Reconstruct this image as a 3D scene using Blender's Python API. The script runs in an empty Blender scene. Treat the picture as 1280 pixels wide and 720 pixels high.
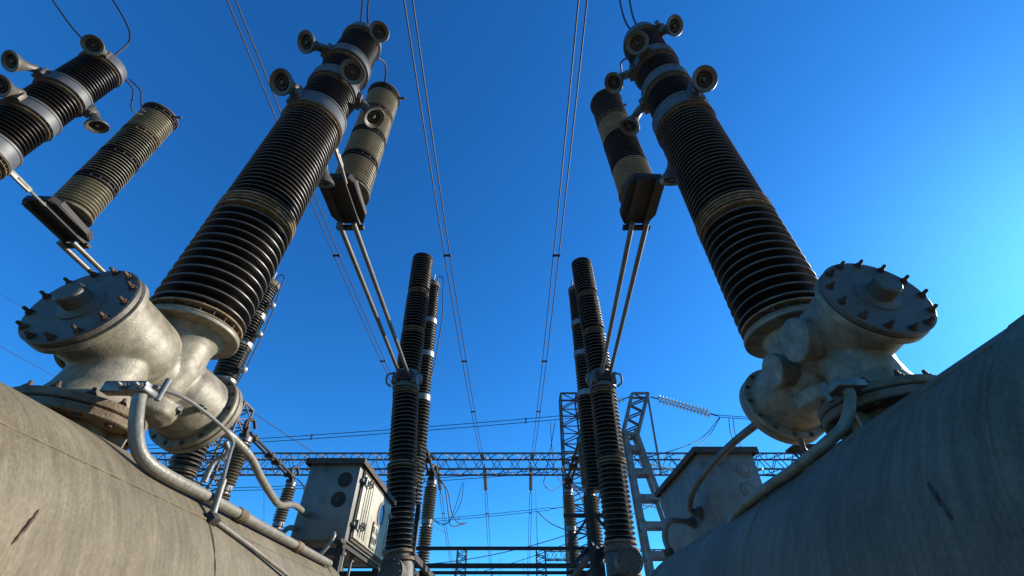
import bpy, math, random
from mathutils import Vector, Matrix, noise
random.seed(7)
R = math.radians
PI = math.pi
scene = bpy.context.scene
COL = scene.collection
CZ = 1.6            # eye height: every height below is written relative to the eye, CZ is added when meshes are linked

# ------------------------------------------------------------------ camera
cam_d = bpy.data.cameras.new('camera')
cam = bpy.data.objects.new('camera', cam_d)
COL.objects.link(cam)
cam.location = (0, 0, CZ)
cam.rotation_euler = (R(90 + 41), 0, 0)
cam_d.sensor_width = 36
cam_d.lens = 540 / 1280 * 36
cam_d.clip_start = 0.02
cam_d.clip_end = 5000
scene.camera = cam

# ------------------------------------------------------------------ sky and sun
S = Vector((0.80, 0.36, 0.385)).normalized()        # towards the sun: to the right and a little forward
elev = math.asin(S.z)
azim = math.atan2(S.x, S.y)
world = bpy.data.worlds.new('World')
scene.world = world
world.use_nodes = True
wt = world.node_tree
bg = wt.nodes['Background']
sky = wt.nodes.new('ShaderNodeTexSky')
sky.sky_type = 'NISHITA'
sky.sun_disc = False
sky.sun_elevation = elev
sky.sun_rotation = azim
sky.altitude = 900
sky.air_density = 1.0
sky.dust_density = 0.4
sky.ozone_density = 3.0
hs = wt.nodes.new('ShaderNodeHueSaturation')
hs.inputs['Saturation'].default_value = 1.18
hs.inputs['Hue'].default_value = 0.504
wt.links.new(sky.outputs[0], hs.inputs['Color'])
tn = wt.nodes.new('ShaderNodeMix')
tn.data_type = 'RGBA'
tn.blend_type = 'MULTIPLY'
tn.inputs[0].default_value = 1
tn.inputs[7].default_value = (.28, .92, 1.26, 1)
wt.links.new(hs.outputs[0], tn.inputs[6])
wt.links.new(tn.outputs[2], bg.inputs['Color'])
bg.inputs['Strength'].default_value = 0.105
sun_d = bpy.data.lights.new('sun', 'SUN')
sun_d.energy = 5.0
sun_d.angle = R(0.5)
sun_d.color = (1.0, 0.92, 0.80)
sun = bpy.data.objects.new('sun', sun_d)
COL.objects.link(sun)
sun.rotation_euler = S.to_track_quat('Z', 'Y').to_euler()
sun.location = (20, 9, 12)
vs = scene.view_settings
vs.view_transform = 'Standard'
vs.look = 'None'
vs.gamma = 1
vs.exposure = 0.85
vs.use_curve_mapping = False

# ------------------------------------------------------------------ materials
def srgb(c):
    return tuple(((v / 12.92) if v <= .04045 else ((v + .055) / 1.055) ** 2.4) for v in c)

def mat(name, base, rough=.5, metal=0., coat=0., var=None, vscale=8., stretch=(1, 1, 1), vmix=.5,
        bump=0., bscale=60., dirt=None, dscale=3., dlo=.5, dhi=.7, spec=.5, detail=6.):
    """one Principled material: base colour broken up by two noises, optional dirt layer and bump"""
    base = tuple(v * .82 for v in base); dirt = dirt and tuple(v * .82 for v in dirt); var = var and tuple(v * .82 for v in var)
    m = bpy.data.materials.new(name)
    m.use_nodes = True
    t = m.node_tree
    N, L = t.nodes, t.links
    b = N['Principled BSDF']
    b.inputs['Roughness'].default_value = rough
    b.inputs['Metallic'].default_value = metal
    b.inputs['Specular IOR Level'].default_value = spec
    if coat:
        b.inputs['Coat Weight'].default_value = coat
        b.inputs['Coat Roughness'].default_value = .12
    tc = N.new('ShaderNodeTexCoord')
    mp = N.new('ShaderNodeMapping')
    mp.inputs['Scale'].default_value = stretch
    L.new(tc.outputs['Object'], mp.inputs[0])
    last = None
    if var is None:
        var = tuple(v * .6 for v in base)
    n1 = N.new('ShaderNodeTexNoise')
    n1.inputs['Scale'].default_value = vscale
    n1.inputs['Detail'].default_value = detail
    n1.inputs['Roughness'].default_value = .65
    L.new(mp.outputs[0], n1.inputs['Vector'])
    cr = N.new('ShaderNodeValToRGB')
    cr.color_ramp.elements[0].position = .36
    cr.color_ramp.elements[1].position = .66
    cr.color_ramp.elements[0].color = (*var, 1)
    cr.color_ramp.elements[1].color = (*base, 1)
    L.new(n1.outputs['Fac'], cr.inputs[0])
    last = cr.outputs[0]
    if dirt is not None:
        n2 = N.new('ShaderNodeTexNoise')
        n2.inputs['Scale'].default_value = dscale
        n2.inputs['Detail'].default_value = 8
        n2.inputs['Roughness'].default_value = .7
        L.new(tc.outputs['Object'], n2.inputs['Vector'])
        r2 = N.new('ShaderNodeMapRange')
        r2.inputs[1].default_value = dlo
        r2.inputs[2].default_value = dhi
        L.new(n2.outputs['Fac'], r2.inputs[0])
        mx = N.new('ShaderNodeMix')
        mx.data_type = 'RGBA'
        L.new(r2.outputs[0], mx.inputs[0])
        L.new(last, mx.inputs[6])
        mx.inputs[7].default_value = (*dirt, 1)
        last = mx.outputs[2]
    L.new(last, b.inputs['Base Color'])
    rr = N.new('ShaderNodeMapRange')
    rr.inputs[3].default_value = min(1, rough + .12)
    rr.inputs[4].default_value = max(.03, rough - .1)
    L.new(n1.outputs['Fac'], rr.inputs[0])
    L.new(rr.outputs[0], b.inputs['Roughness'])
    if bump:
        n3 = N.new('ShaderNodeTexNoise')
        n3.inputs['Scale'].default_value = bscale
        n3.inputs['Detail'].default_value = 5
        L.new(mp.outputs[0], n3.inputs['Vector'])
        bp = N.new('ShaderNodeBump')
        bp.inputs['Strength'].default_value = bump
        bp.inputs['Distance'].default_value = .01
        L.new(n3.outputs['Fac'], bp.inputs['Height'])
        L.new(bp.outputs[0], b.inputs['Normal'])
    return m

M = {}
M['glaze'] = mat('dark_glaze', (.008, .005, .004), .32, var=(.018, .012, .009), vscale=9, coat=.1, dirt=(.05, .038, .028), dscale=5, dlo=.52, dhi=.9)
M['rim'] = mat('dusty_highlight_rim', (.12, .105, .085), .42, var=(.05, .042, .032), vscale=7)  # dusty grey, kept pale so the rim highlight is painted into the colour
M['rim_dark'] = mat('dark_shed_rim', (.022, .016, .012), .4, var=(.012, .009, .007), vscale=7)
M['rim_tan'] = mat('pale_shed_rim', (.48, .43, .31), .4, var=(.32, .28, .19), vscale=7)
M['glaze_brown'] = mat('brown_glaze', (.22, .185, .125), .4, var=(.12, .095, .06), vscale=7, dirt=(.14, .12, .09), dscale=14, dlo=.5, dhi=.75)
M['glaze_tan'] = mat('tan_glaze', (.34, .305, .215), .4, var=(.22, .19, .125), vscale=6, dirt=(.12, .10, .07), dscale=9, dlo=.55, dhi=.8)
M['tank'] = None
M['ring_tan'] = mat('stained_tan_ring', (.36, .27, .15), .75, var=(.14, .085, .04), vscale=14, bump=.3, bscale=80, dirt=(.20, .08, .025), dscale=10, dlo=.5, dhi=.68)
M['cast'] = mat('cast_alloy', (.31, .27, .19), .52, .1, var=(.16, .135, .088), vscale=14, bump=.16, bscale=130, dirt=(.085, .07, .048), dscale=9, dlo=.50, dhi=.78)
M['cover'] = mat('cover_paint', (.115, .102, .078), .6, .05, var=(.062, .054, .04), vscale=4, bump=.3, bscale=60, dirt=(.045, .032, .02), dscale=11, dlo=.55, dhi=.8)
M['rust_flange'] = mat('rusty_flange', (.19, .135, .075), .75, .1, var=(.09, .058, .03), vscale=9, bump=.6, bscale=80, dirt=(.17, .15, .115), dscale=6, dlo=.5, dhi=.7)
M['cement'] = mat('cement_ring', (.20, .165, .11), .8, var=(.085, .06, .035), vscale=12, bump=.4, bscale=70, dirt=(.14, .06, .02), dscale=9, dlo=.50, dhi=.7)
M['band'] = mat('band_alloy', (.115, .12, .12), .5, .1, var=(.075, .08, .08), vscale=5, dirt=(.13, .12, .10), dscale=10, dlo=.55, dhi=.8)
M['horn'] = mat('horn_alloy', (.13, .12, .10), .5, .2, var=(.075, .065, .048), vscale=8, bump=.3, bscale=90, dirt=(.16, .10, .06), dscale=12, dlo=.52, dhi=.75)
M['black'] = mat('black_mouth', (.03, .026, .022), .6, var=(.055, .045, .035), vscale=20)
M['bolt'] = mat('rusty_bolt', (.10, .05, .03), .7, .4, var=(.05, .03, .02), vscale=40, bump=.4, bscale=120, dirt=(.22, .14, .09), dscale=30, dlo=.5, dhi=.7)
M['galv'] = mat('galvanised_steel', (.22, .22, .21), .45, .4, var=(.13, .13, .12), vscale=14, dirt=(.17, .14, .11), dscale=8, dlo=.55, dhi=.8)
M['pipe'] = mat('pipe_paint', (.26, .24, .19), .45, .1, var=(.17, .155, .12), vscale=18, bump=.3, bscale=50, dirt=(.16, .13, .10), dscale=22, dlo=.56, dhi=.72)
M['dark_steel'] = mat('dark_steel', (.018, .016, .015), .7, .1, var=(.04, .03, .024), vscale=6)
M['lattice'] = mat('lattice_steel', (.085, .08, .075), .65, .3, var=(.12, .08, .06), vscale=2)
M['post'] = mat('post_steel', (.24, .24, .22), .6, .1, var=(.14, .125, .105), vscale=4, dirt=(.14, .08, .05), dscale=6, dlo=.56, dhi=.72)
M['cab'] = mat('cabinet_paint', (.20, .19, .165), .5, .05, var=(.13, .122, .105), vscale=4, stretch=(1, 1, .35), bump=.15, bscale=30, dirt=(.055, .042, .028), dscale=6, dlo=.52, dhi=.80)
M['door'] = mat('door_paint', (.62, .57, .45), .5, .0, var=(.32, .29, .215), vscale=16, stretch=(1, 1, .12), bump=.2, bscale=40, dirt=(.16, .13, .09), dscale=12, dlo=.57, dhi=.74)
M['roof'] = mat('roof_rust', (.09, .07, .055), .8, .1, var=(.05, .035, .025), vscale=9, bump=.4, bscale=60)
M['wire'] = mat('wire_aluminium', (.03, .026, .03), .7, .0, vscale=20)
M['wire_pale'] = mat('wire_grey', (.30, .29, .27), .45, .5, vscale=20)  # plain grey metal for the control cable and the column bands
M['glass_disc'] = mat('glass_discs', (.62, .66, .60), .15, .0, var=(.40, .43, .38), vscale=10, coat=.6)
M['lens'] = mat('window_glass', (.03, .05, .08), .06, 0, vscale=3, coat=1)
M['plate'] = mat('name_plate', (.55, .52, .42), .5, vscale=20)
M['ink'] = mat('plate_marks', (.07, .06, .05), .6, vscale=30)
M['rod'] = mat('linkage_rod', (.19, .18, .155), .42, .3, var=(.11, .10, .085), vscale=8, dirt=(.13, .11, .09), dscale=9, dlo=.55, dhi=.8)
M['ball'] = mat('corona_ball', (.50, .47, .40), .35, .5, var=(.36, .33, .27), vscale=10)
M['concrete'] = mat('concrete', (.34, .33, .30), .85, var=(.24, .23, .21), vscale=5, bump=.4, bscale=40)
M['ground'] = mat('gravel_ground', (.34, .27, .18), .95, var=(.20, .155, .10), vscale=30, bump=.8, bscale=90, dirt=(.07, .085, .035), dscale=.35, dlo=.48, dhi=.6)

def make_tank_mat():
    m = bpy.data.materials.new('tank_paint')
    m.use_nodes = True
    t = m.node_tree; N, L = t.nodes, t.links
    b = N['Principled BSDF']
    tc = N.new('ShaderNodeTexCoord')
    def noi(scale, stretch, detail=8, rough=.65, dist=0.):
        mp = N.new('ShaderNodeMapping'); mp.inputs['Scale'].default_value = stretch
        L.new(tc.outputs['Object'], mp.inputs[0])
        n = N.new('ShaderNodeTexNoise'); n.inputs['Scale'].default_value = scale
        n.inputs['Detail'].default_value = detail; n.inputs['Roughness'].default_value = rough
        n.inputs['Distortion'].default_value = dist
        L.new(mp.outputs[0], n.inputs['Vector']); return n.outputs['Fac']
    def ramp(src, lo, hi, a, b_):
        r = N.new('ShaderNodeValToRGB'); e = r.color_ramp.elements
        e[0].position = lo; e[1].position = hi; e[0].color = (*a, 1); e[1].color = (*b_, 1)
        L.new(src, r.inputs[0]); return r.outputs[0]
    def mix(kind, f, a, b_):
        x = N.new('ShaderNodeMix'); x.data_type = 'RGBA'; x.blend_type = kind
        if isinstance(f, float): x.inputs[0].default_value = f
        else: L.new(f, x.inputs[0])
        L.new(a, x.inputs[6]); L.new(b_, x.inputs[7]); return x.outputs[2]
    base = ramp(noi(2.2, (1, 1, 1), 9, .7), .33, .68, (.125, .103, .064), (.215, .188, .13))
    run = ramp(noi(6, (.6, 6.0, .6), 12, .74, .4), .36, .64, (.50, .46, .40), (1.08, 1.06, 1.0))     # rain runs round the barrel
    fine = ramp(noi(70, (1, 1.5, 1), 8, .8), .38, .62, (.62, .60, .56), (1.05, 1.05, 1.04))
    c = mix('MULTIPLY', .7, base, run)
    c = mix('MULTIPLY', .8, c, fine)
    rustf = N.new('ShaderNodeMapRange'); rustf.inputs[1].default_value = .61; rustf.inputs[2].default_value = .74
    L.new(noi(7, (1, 1.6, 1), 9, .75), rustf.inputs[0])
    rc = N.new('ShaderNodeRGB'); rc.outputs[0].default_value = (.12, .075, .04, 1)
    c = mix('MIX', rustf.outputs[0], c, rc.outputs[0])
    L.new(c, b.inputs['Base Color'])
    b.inputs['Metallic'].default_value = .05; b.inputs['Specular IOR Level'].default_value = .35
    rr = N.new('ShaderNodeMapRange'); rr.inputs[3].default_value = .72; rr.inputs[4].default_value = .5
    L.new(noi(3, (1, 2, 1), 6), rr.inputs[0]); L.new(rr.outputs[0], b.inputs['Roughness'])
    bp = N.new('ShaderNodeBump'); bp.inputs['Strength'].default_value = .5; bp.inputs['Distance'].default_value = .006
    L.new(noi(34, (.8, 1.8, .8), 9, .75), bp.inputs['Height'])
    bp2 = N.new('ShaderNodeBump'); bp2.inputs['Strength'].default_value = .25; bp2.inputs['Distance'].default_value = .03
    L.new(noi(3.0, (1, 1, 1), 2), bp2.inputs['Height']); L.new(bp.outputs[0], bp2.inputs['Normal'])
    L.new(bp2.outputs[0], b.inputs['Normal'])
    return m
M['tank'] = make_tank_mat()

# ------------------------------------------------------------------ mesh builder
V = Vector
def basis(d):
    d = V(d).normalized()
    a = V((0, 0, 1)) if abs(d.z) < .95 else V((1, 0, 0))
    u = a.cross(d).normalized()
    return u, d.cross(u).normalized(), d

class MB:
    def __init__(s): s.v = []; s.f = []
    def add(s, vs, fs):
        o = len(s.v); s.v += [tuple(v) for v in vs]; s.f += [tuple(i + o for i in f) for f in fs]; return s
    def lathe(s, A, d, prof, n=48, sx=1.):
        """prof: list of (radius, distance along d from A)"""
        A = V(A); u, w, d = basis(d); vs = []; fs = []
        for r, h in prof:
            for k in range(n):
                a = 2 * PI * k / n
                vs.append(A + d * h + (u * math.cos(a) + w * math.sin(a) * sx) * max(r, 1e-4))
        for i in range(len(prof) - 1):
            for k in range(n):
                k2 = (k + 1) % n
                fs.append((i * n + k, i * n + k2, (i + 1) * n + k2, (i + 1) * n + k))
        if prof[0][0] > 1e-3: fs.append(tuple(range(n - 1, -1, -1)))
        if prof[-1][0] > 1e-3: fs.append(tuple((len(prof) - 1) * n + k for k in range(n)))
        return s.add(vs, fs)
    def cyl(s, A, B, r, n=24, bev=.0):
        A, B = V(A), V(B); L = (B - A).length
        p = [(r, 0), (r, L)] if not bev else [(r - bev, 0), (r, bev), (r, L - bev), (r - bev, L)]
        return s.lathe(A, B - A, p, n)
    def ring(s, A, B, ro, ri, n=48):
        A, B = V(A), V(B); L = (B - A).length
        u, w, d = basis(B - A); vs = []; fs = []
        P = [(ri, 0), (ro, 0), (ro, L), (ri, L)]
        for r, h in P:
            for k in range(n):
                a = 2 * PI * k / n; vs.append(A + d * h + (u * math.cos(a) + w * math.sin(a)) * r)
        for i in range(4):
            j = (i + 1) % 4
            for k in range(n):
                k2 = (k + 1) % n; fs.append((i * n + k, i * n + k2, j * n + k2, j * n + k))
        return s.add(vs, fs)
    def box(s, c, dim, rot=None, bev=0.):
        c = V(c); hx, hy, hz = [q / 2 for q in dim]; rot = rot or Matrix.Identity(3)
        if bev <= 0:
            vs = [c + rot @ V((x * hx, y * hy, z * hz)) for x in (-1, 1) for y in (-1, 1) for z in (-1, 1)]
            return s.add(vs, [(0, 1, 3, 2), (4, 6, 7, 5), (0, 4, 5, 1), (2, 3, 7, 6), (0, 2, 6, 4), (1, 5, 7, 3)])
        import bmesh
        bm = bmesh.new(); bmesh.ops.create_cube(bm, size=1)
        for v in bm.verts: v.co = V((v.co.x * dim[0], v.co.y * dim[1], v.co.z * dim[2]))
        bmesh.ops.bevel(bm, geom=bm.edges[:], offset=bev, segments=2, affect='EDGES', profile=.5)
        bm.verts.index_update()
        vs = [c + rot @ v.co for v in bm.verts]; fs = [[v.index for v in f.verts] for f in bm.faces]; bm.free()
        return s.add(vs, fs)
    def bar(s, A, B, w, h=None, up=(0, 0, 1)):
        A, B = V(A), V(B); h = h or w; d = (B - A); L = d.length
        if L < 1e-6: return s
        d.normalize(); up = V(up)
        if abs(d.dot(up)) > .98: up = V((0, 1, 0))
        x = up.cross(d).normalized(); y = d.cross(x)
        rot = Matrix((x, y, d)).transposed()
        return s.box((A + B) / 2, (w, h, L), rot)
    def tube(s, pts, r, n=8, cap=True):
        pts = [V(p) for p in pts]; rs = r if isinstance(r, (list, tuple)) else [r] * len(pts)
        t0 = (pts[1] - pts[0]).normalized(); u, w, _ = basis(t0); vs = []; fs = []
        for i, p in enumerate(pts):
            t = (pts[min(i + 1, len(pts) - 1)] - pts[max(i - 1, 0)]).normalized()
            u = (u - t * u.dot(t)).normalized(); w = t.cross(u)
            for k in range(n):
                a = 2 * PI * k / n; vs.append(p + (u * math.cos(a) + w * math.sin(a)) * rs[i])
        for i in range(len(pts) - 1):
            for k in range(n):
                k2 = (k + 1) % n; fs.append((i * n + k, i * n + k2, (i + 1) * n + k2, (i + 1) * n + k))
        if cap:
            fs.append(tuple(range(n - 1, -1, -1))); fs.append(tuple((len(pts) - 1) * n + k for k in range(n)))
        return s.add(vs, fs)
    def hexbolt(s, A, d, r=.013, h=.012, shank=.03, sr=.008):
        d = V(d).normalized()
        s.lathe(A, d, [(r * 1.4, -.002), (r * 1.4, .003)], 14)
        s.lathe(A, d, [(r, 0), (r, h * .9), (r * .85, h)], 6)
        if shank: s.lathe(V(A) + d * h, d, [(sr, 0), (sr, shank), (sr * .7, shank + .004)], 10)
        return s
    def ball(s, c, r, n=24):
        m = n // 2
        return s.lathe(V(c) - V((0, 0, r)), (0, 0, 1), [(r * math.sin(PI * i / m), r - r * math.cos(PI * i / m)) for i in range(m + 1)], n)
    def build(s, name, m, parent=None, smooth=35, remesh=None):
        off = V((0, 0, CZ))
        o_ = parent
        tot = V((0, 0, 0))
        while o_ is not None: tot += o_.location; o_ = o_.parent
        me = bpy.data.meshes.new(name)
        me.from_pydata([tuple(V(v) + off - tot) for v in s.v], [], s.f)
        me.validate(); me.update()
        import bmesh
        bm = bmesh.new(); bm.from_mesh(me); bmesh.ops.recalc_face_normals(bm, faces=bm.faces[:]); bm.to_mesh(me); bm.free()
        me.materials.append(M[m])
        o = bpy.data.objects.new(name, me)
        COL.objects.link(o)
        if remesh:
            md = o.modifiers.new('fuse', 'REMESH'); md.mode = 'VOXEL'; md.voxel_size = remesh; md.use_smooth_shade = True
            ms = o.modifiers.new('fillet', 'SMOOTH'); ms.factor = .5; ms.iterations = 2
            dg = bpy.context.evaluated_depsgraph_get()
            me2 = bpy.data.meshes.new_from_object(o.evaluated_get(dg)); o.modifiers.clear(); o.data = me2; me = me2
            for p in me.polygons: p.use_smooth = True
            if not me.materials: me.materials.append(M[m])
        elif smooth:
            for p in me.polygons: p.use_smooth = True
            me.set_sharp_from_angle(angle=R(smooth))
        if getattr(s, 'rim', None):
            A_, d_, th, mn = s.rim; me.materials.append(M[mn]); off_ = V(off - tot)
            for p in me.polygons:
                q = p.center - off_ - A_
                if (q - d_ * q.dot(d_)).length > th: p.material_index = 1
        if parent: o.parent = parent
        return o

def tag(o, label=None, cat=None, group=None, kind=None):
    if label: o['label'] = label
    if cat: o['category'] = cat
    if group: o['group'] = group
    if kind: o['kind'] = kind
    return o
def thing(name, loc, label, cat, group=None):
    o = bpy.data.objects.new(name, None); o.empty_display_size = .2
    COL.objects.link(o); o.location = (loc[0], loc[1], loc[2] + CZ)
    return tag(o, label, cat, group)
def lerp(a, b, t): return a + (b - a) * t
def vl(a, b, t): return V(a).lerp(V(b), t)
def spline(pts, n=10):
    P = [V(p) for p in pts]; P = [P[0] * 2 - P[1]] + P + [P[-1] * 2 - P[-2]]; out = []
    for i in range(1, len(P) - 2):
        for k in range(n):
            t = k / n; a, b, c, d = P[i - 1], P[i], P[i + 1], P[i + 2]
            out.append(.5 * ((2 * b) + (c - a) * t + (2 * a - 5 * b + 4 * c - d) * t * t + (3 * b - a - 3 * c + d) * t ** 3))
    out.append(P[-2]); return out
def sagline(A, B, sag, n=24):
    return [vl(A, B, k / n) - V((0, 0, 4 * sag * (k / n) * (1 - k / n))) for k in range(n + 1)]

def shed_profile(L, rc, rs, pitch, lead=.01):
    """stack of porcelain sheds over length L"""
    n = max(1, int(round((L - 2 * lead) / pitch))); p = (L - 2 * lead) / n
    out = [(rc, 0)]
    for i in range(n):
        z = lead + i * p
        out += [(rc, z + .05 * p), (rc + (rs - rc) * .35, z + .20 * p), (rs - .006, z + .22 * p), (rs - .001, z + .26 * p),
                (rs, z + .34 * p), (rs - .004, z + .42 * p), (rc + (rs - rc) * .4, z + .62 * p), (rc + .004, z + .78 * p)]
    out.append((rc, L)); return out
def sheds(A, B, rc, rs, pitch, n=64, rim='rim'):
    A, B = V(A), V(B)
    mb = MB().lathe(A, B - A, shed_profile((B - A).length, rc, rs, pitch), n)
    mb.rim = (A, (B - A).normalized(), rs - .0045, rim)  # rim faces take a second slot whose paler colour stands in for highlights
    return mb

# ------------------------------------------------------------------ ground
g = MB(); NG = 60; gv = []; gf = []
for i in range(NG + 1):
    for j in range(NG + 1):
        x = (i / NG - .5) * 2; y = (j / NG - .5) * 2
        X = math.copysign(abs(x) ** 3, x) * 3000; Y = math.copysign(abs(y) ** 3, y) * 3000
        gv.append((X, Y, -CZ + .05 * noise.noise((X * .1, Y * .1, 0)) - .03))
for i in range(NG):
    for j in range(NG):
        a = i * (NG + 1) + j; gf.append((a, a + NG + 1, a + NG + 2, a + 1))
g.add(gv, gf); tag(g.build('ground', 'ground'), kind='structure')

# ------------------------------------------------------------------ circuit breakers
PHASE = {'far': (-5.4, .3), 'near': (-1.9, 0.), 'sun': (1.65, 0.)}
HORNS = {   # (band height, azimuth, reach, mouth height)
    'near': [(3.95, 247, .43, 3.92), (3.95, 90, .47, 3.62), (4.6, 320, .39, 4.48), (4.6, 24, .47, 4.40), (5.17, 229, .46, 5.0), (5.9, 326, .38, 5.7)],
    'sun': [(3.95, 279, .43, 3.92), (3.95, 98, .45, 3.62), (4.6, 142, .48, 4.40), (5.17, 170, .50, 5.0), (5.17, 227, .46, 5.0), (5.9, 310, .40, 5.62)],
    'far': [(3.95, 247, .43, 3.92), (4.6, 284, .42, 4.5), (5.17, 52, .42, 5.02), (5.17, 255, .47, 5.0), (5.9, 307, .46, 5.7)]}
BR_LABEL = {
    'far': 'circuit breaker cut by the left edge, only its slanting top and tan resistor showing',
    'near': 'sunlit breaker at left with a bolted round cover before a tall dark ribbed column',
    'sun': 'backlit circuit breaker at right, grey shaded tank filling the lower right corner'}
GB = 'air circuit breakers standing in a row'

def bolts_ring(parent, name, C_, d, rad, n, kind='bolt', r=.013, h=.012, shank=.03, sr=.008, ph=0.):
    u, w, d = basis(d)
    for k in range(n):
        a = 2 * PI * (k + ph) / n
        b = MB(); b.hexbolt(V(C_) + (u * math.cos(a) + w * math.sin(a)) * rad, d, r, h, shank, sr)
        b.build(name, 'bolt', parent)
def bolts_in(mb, C_, d, rad, n, r=.012, h=.012, shank=.0, ph=0.):
    u, w, d = basis(d)
    for k in range(n):
        a = 2 * PI * (k + ph) / n
        mb.hexbolt(V(C_) + (u * math.cos(a) + w * math.sin(a)) * rad, d, r, h, shank)

def flange_pair(parent, X, Y, z, gap=.055, ro=.262, ri=.2, nb=24, m='cement'):
    """two thin rings with small clamp bolts in the dark gap between them, as at each porcelain joint"""
    d = V((0, 0, 1)); A = V((X, Y, z)); u, w, _ = basis(d)
    c = MB(); c.lathe(A, d, [(ri, .002), (ri + .022, .008), (ri + .022, gap), (ri, gap + .008)], 48); core = c.build('gap_shade_core', 'dark_steel', parent)  # filler core coloured dark to paint the shade in the gap between rings
    for h in (0, gap):
        mb = MB(); mb.lathe(A + d * h, d, [(ri, 0), (ro - .004, 0), (ro, .003), (ro, .010), (ro - .004, .013), (ri, .013)], 72); mb.build('clamp_ring', m, parent)
    mb = MB()
    for k in range(nb):
        a = 2 * PI * (k + .3) / nb; p = A + (u * math.cos(a) + w * math.sin(a)) * (ro - .014)
        mb.cyl(p - d * .006, p + d * (gap + .022), .0042, 6)
    tag(mb.build('clamp_bolts', 'bolt', core), kind='stuff')
    return core

def breaker(key):
    X, dy = PHASE[key]
    y = lambda v: v + dy
    root = thing('circuit_breaker', (X, y(2.1), -CZ), BR_LABEL[key], 'circuit breaker', GB)
    TR = .752 if key == 'sun' else .73
    # --- tank with dished heads
    prof = []
    for i in range(9):
        a = PI / 2 * i / 8; prof.append((TR * math.sin(a) ** .9, .26 * (1 - math.cos(a))))
    body_len = 3.35
    pr = prof + [(TR, .26 + body_len * k / 12) for k in range(1, 12)] + [(r, .52 + body_len - h) for r, h in reversed(prof)]
    t = MB().lathe((X, y(.62), 0), (0, 1, 0), pr, 128)
    tank = t.build('air_tank', 'tank', root, smooth=50)
    # weld beads: round the barrel and along it
    wb = MB(); rng = random.Random(3)
    def bead(pts, r):
        pts = [V(p) for p in pts]
        wb.tube(pts, [r * (.6 + 1.1 * rng.random()) for _ in pts], 6)
    for Y in (y(.88), y(2.12), y(3.95)):
        bead([(X + (TR - .001) * math.cos(a * PI / 90), Y + rng.uniform(-.002, .002), (TR - .001) * math.sin(a * PI / 90)) for a in range(181)], .005)
    for sgn, ph in ((1, 41), (-1, 52)):
        bead([(X + sgn * (TR - .001) * math.cos(R(ph)), y(.9 + .022 * k), (TR - .001) * math.sin(R(ph))) for k in range(138)], .005)
    wb.build('weld_seam', 'tank', tank)
    # weld scars (rusty dashes where a lug was cut off)
    for sgn, Y0, zc0 in ((1, 1.21, .26), (-1, 1.035, .275)):
        a0 = math.asin(zc0 / TR); pts = []
        for k in range(9):
            f = k / 8 - .5; a = a0 + f * .13
            pts.append((X + sgn * (TR - .001) * math.cos(a), y(Y0) + f * .045 + .0012 * math.sin(k * 2.3), (TR + .001) * math.sin(a)))
        sc = MB(); sc.tube(pts, [.002, .0055, .004, .007, .0055, .0065, .0045, .005, .0015], 6)
        sc.build('weld_scar', 'bolt', tank)
    # saddles
    for Y in (1.3, 3.6):
        sd = MB(); sd.box((X, y(Y), -.95), (1.1, .16, .9)); sd.box((X, y(Y), -1.45), (1.3, .3, .3))
        sd.build('tank_saddle', 'dark_steel', root)
    # --- stub and rusty flange pair
    sy = y(1.795); dv = .05 if key == 'sun' else 0.
    st = MB(); st.cyl((X, sy, .55), (X, sy, .76 + dv), .15, 64); st.build('stub_pipe', 'tank', root)
    for a in (20, 110, 200, 290):
        c_, s_ = math.cos(R(a)), math.sin(R(a)); gs = MB()
        gs.bar((X + c_ * .18, sy + s_ * .18, .64 + dv), (X + c_ * .18, sy + s_ * .18, .755 + dv), .012, .08, up=(c_, s_, 0))
        gs.build('stub_gusset', 'cast', root)
    fl = MB(); fl.lathe((X, sy, .755 + dv), (0, 0, 1), [(.246, 0), (.252, .005), (.252, .034), (.246, .038)], 80)
    fl.lathe((X, sy, .798 + dv), (0, 0, 1), [(.22, -.006), (.22, 0), (.246, 0), (.252, .005), (.252, .034), (.225, .042), (.2, .046)], 80)
    flo = fl.build('base_flange', 'rust_flange', root)
    bolts_ring(flo, 'bolt', (X, sy, .842 + dv), (0, 0, 1), .224, 12, ph=.5, shank=.012)
    bolts_ring(flo, 'bolt', (X, sy, .755 + dv), (0, 0, -1), .224, 12, shank=.0, ph=.5)
    # --- cast valve body (fused so the branches have real fillets)
    ad = V((.045 if key != 'sun' else -.02, 1, -.085)).normalized(); C0 = V((X - (.035 if key != 'sun' else -.02), y(1.51), 1.22 + dv)); on = lambda t: C0 + ad * t
    vb = MB()
    vb.lathe(on(.05), ad, [(.200, 0), (.201, .2), (.199, .33), (.188, .375), (.16, .41), (.14, .43), (.14, .56), (.155, .60), (.176, .64), (.19, .70), (.196, .80), (.198, .87)], 64)
    vb.lathe((X, sy, .83 + dv), (0, 0, 1), [(.205, 0), (.185, .02), (.155, .09), (.145, .16), (.148, .36), (.01, .39)], 64)
    vb.lathe((X, y(2.1), 1.0 + dv * .5), (0, 0, 1), [(.08, 0), (.13, .08), (.155, .2), (.155, .36), (.165, .40), (.20, .45)], 64)
    vb.lathe((X, y(2.1), .93 + dv), (0, 0, 1), [(.10, 0), (.14, .03), (.15, .10)], 48)
    vb.build('valve_body', 'cast', root, remesh=.0075)
    for q, (P_, d_, rr_, kind) in enumerate((((X + .13, y(2.14), 1.01 + dv), (.6, -.25, -.75), .026, 0), ((X - .10, y(2.12), .975 + dv), (-.6, -.1, -.8), .026, 0), ((X + .185, y(2.24), 1.06 + dv), (1, -.3, -.45), .024, 0))):
        f_ = MB(); f_.lathe(P_, d_, [(rr_, -.03), (rr_, .02), (rr_ * .8, .024), (rr_ * .6, .024), (rr_ * .58, .012), (0, .012)], 6); f_.build('drain_plug', 'galv', root)
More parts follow.
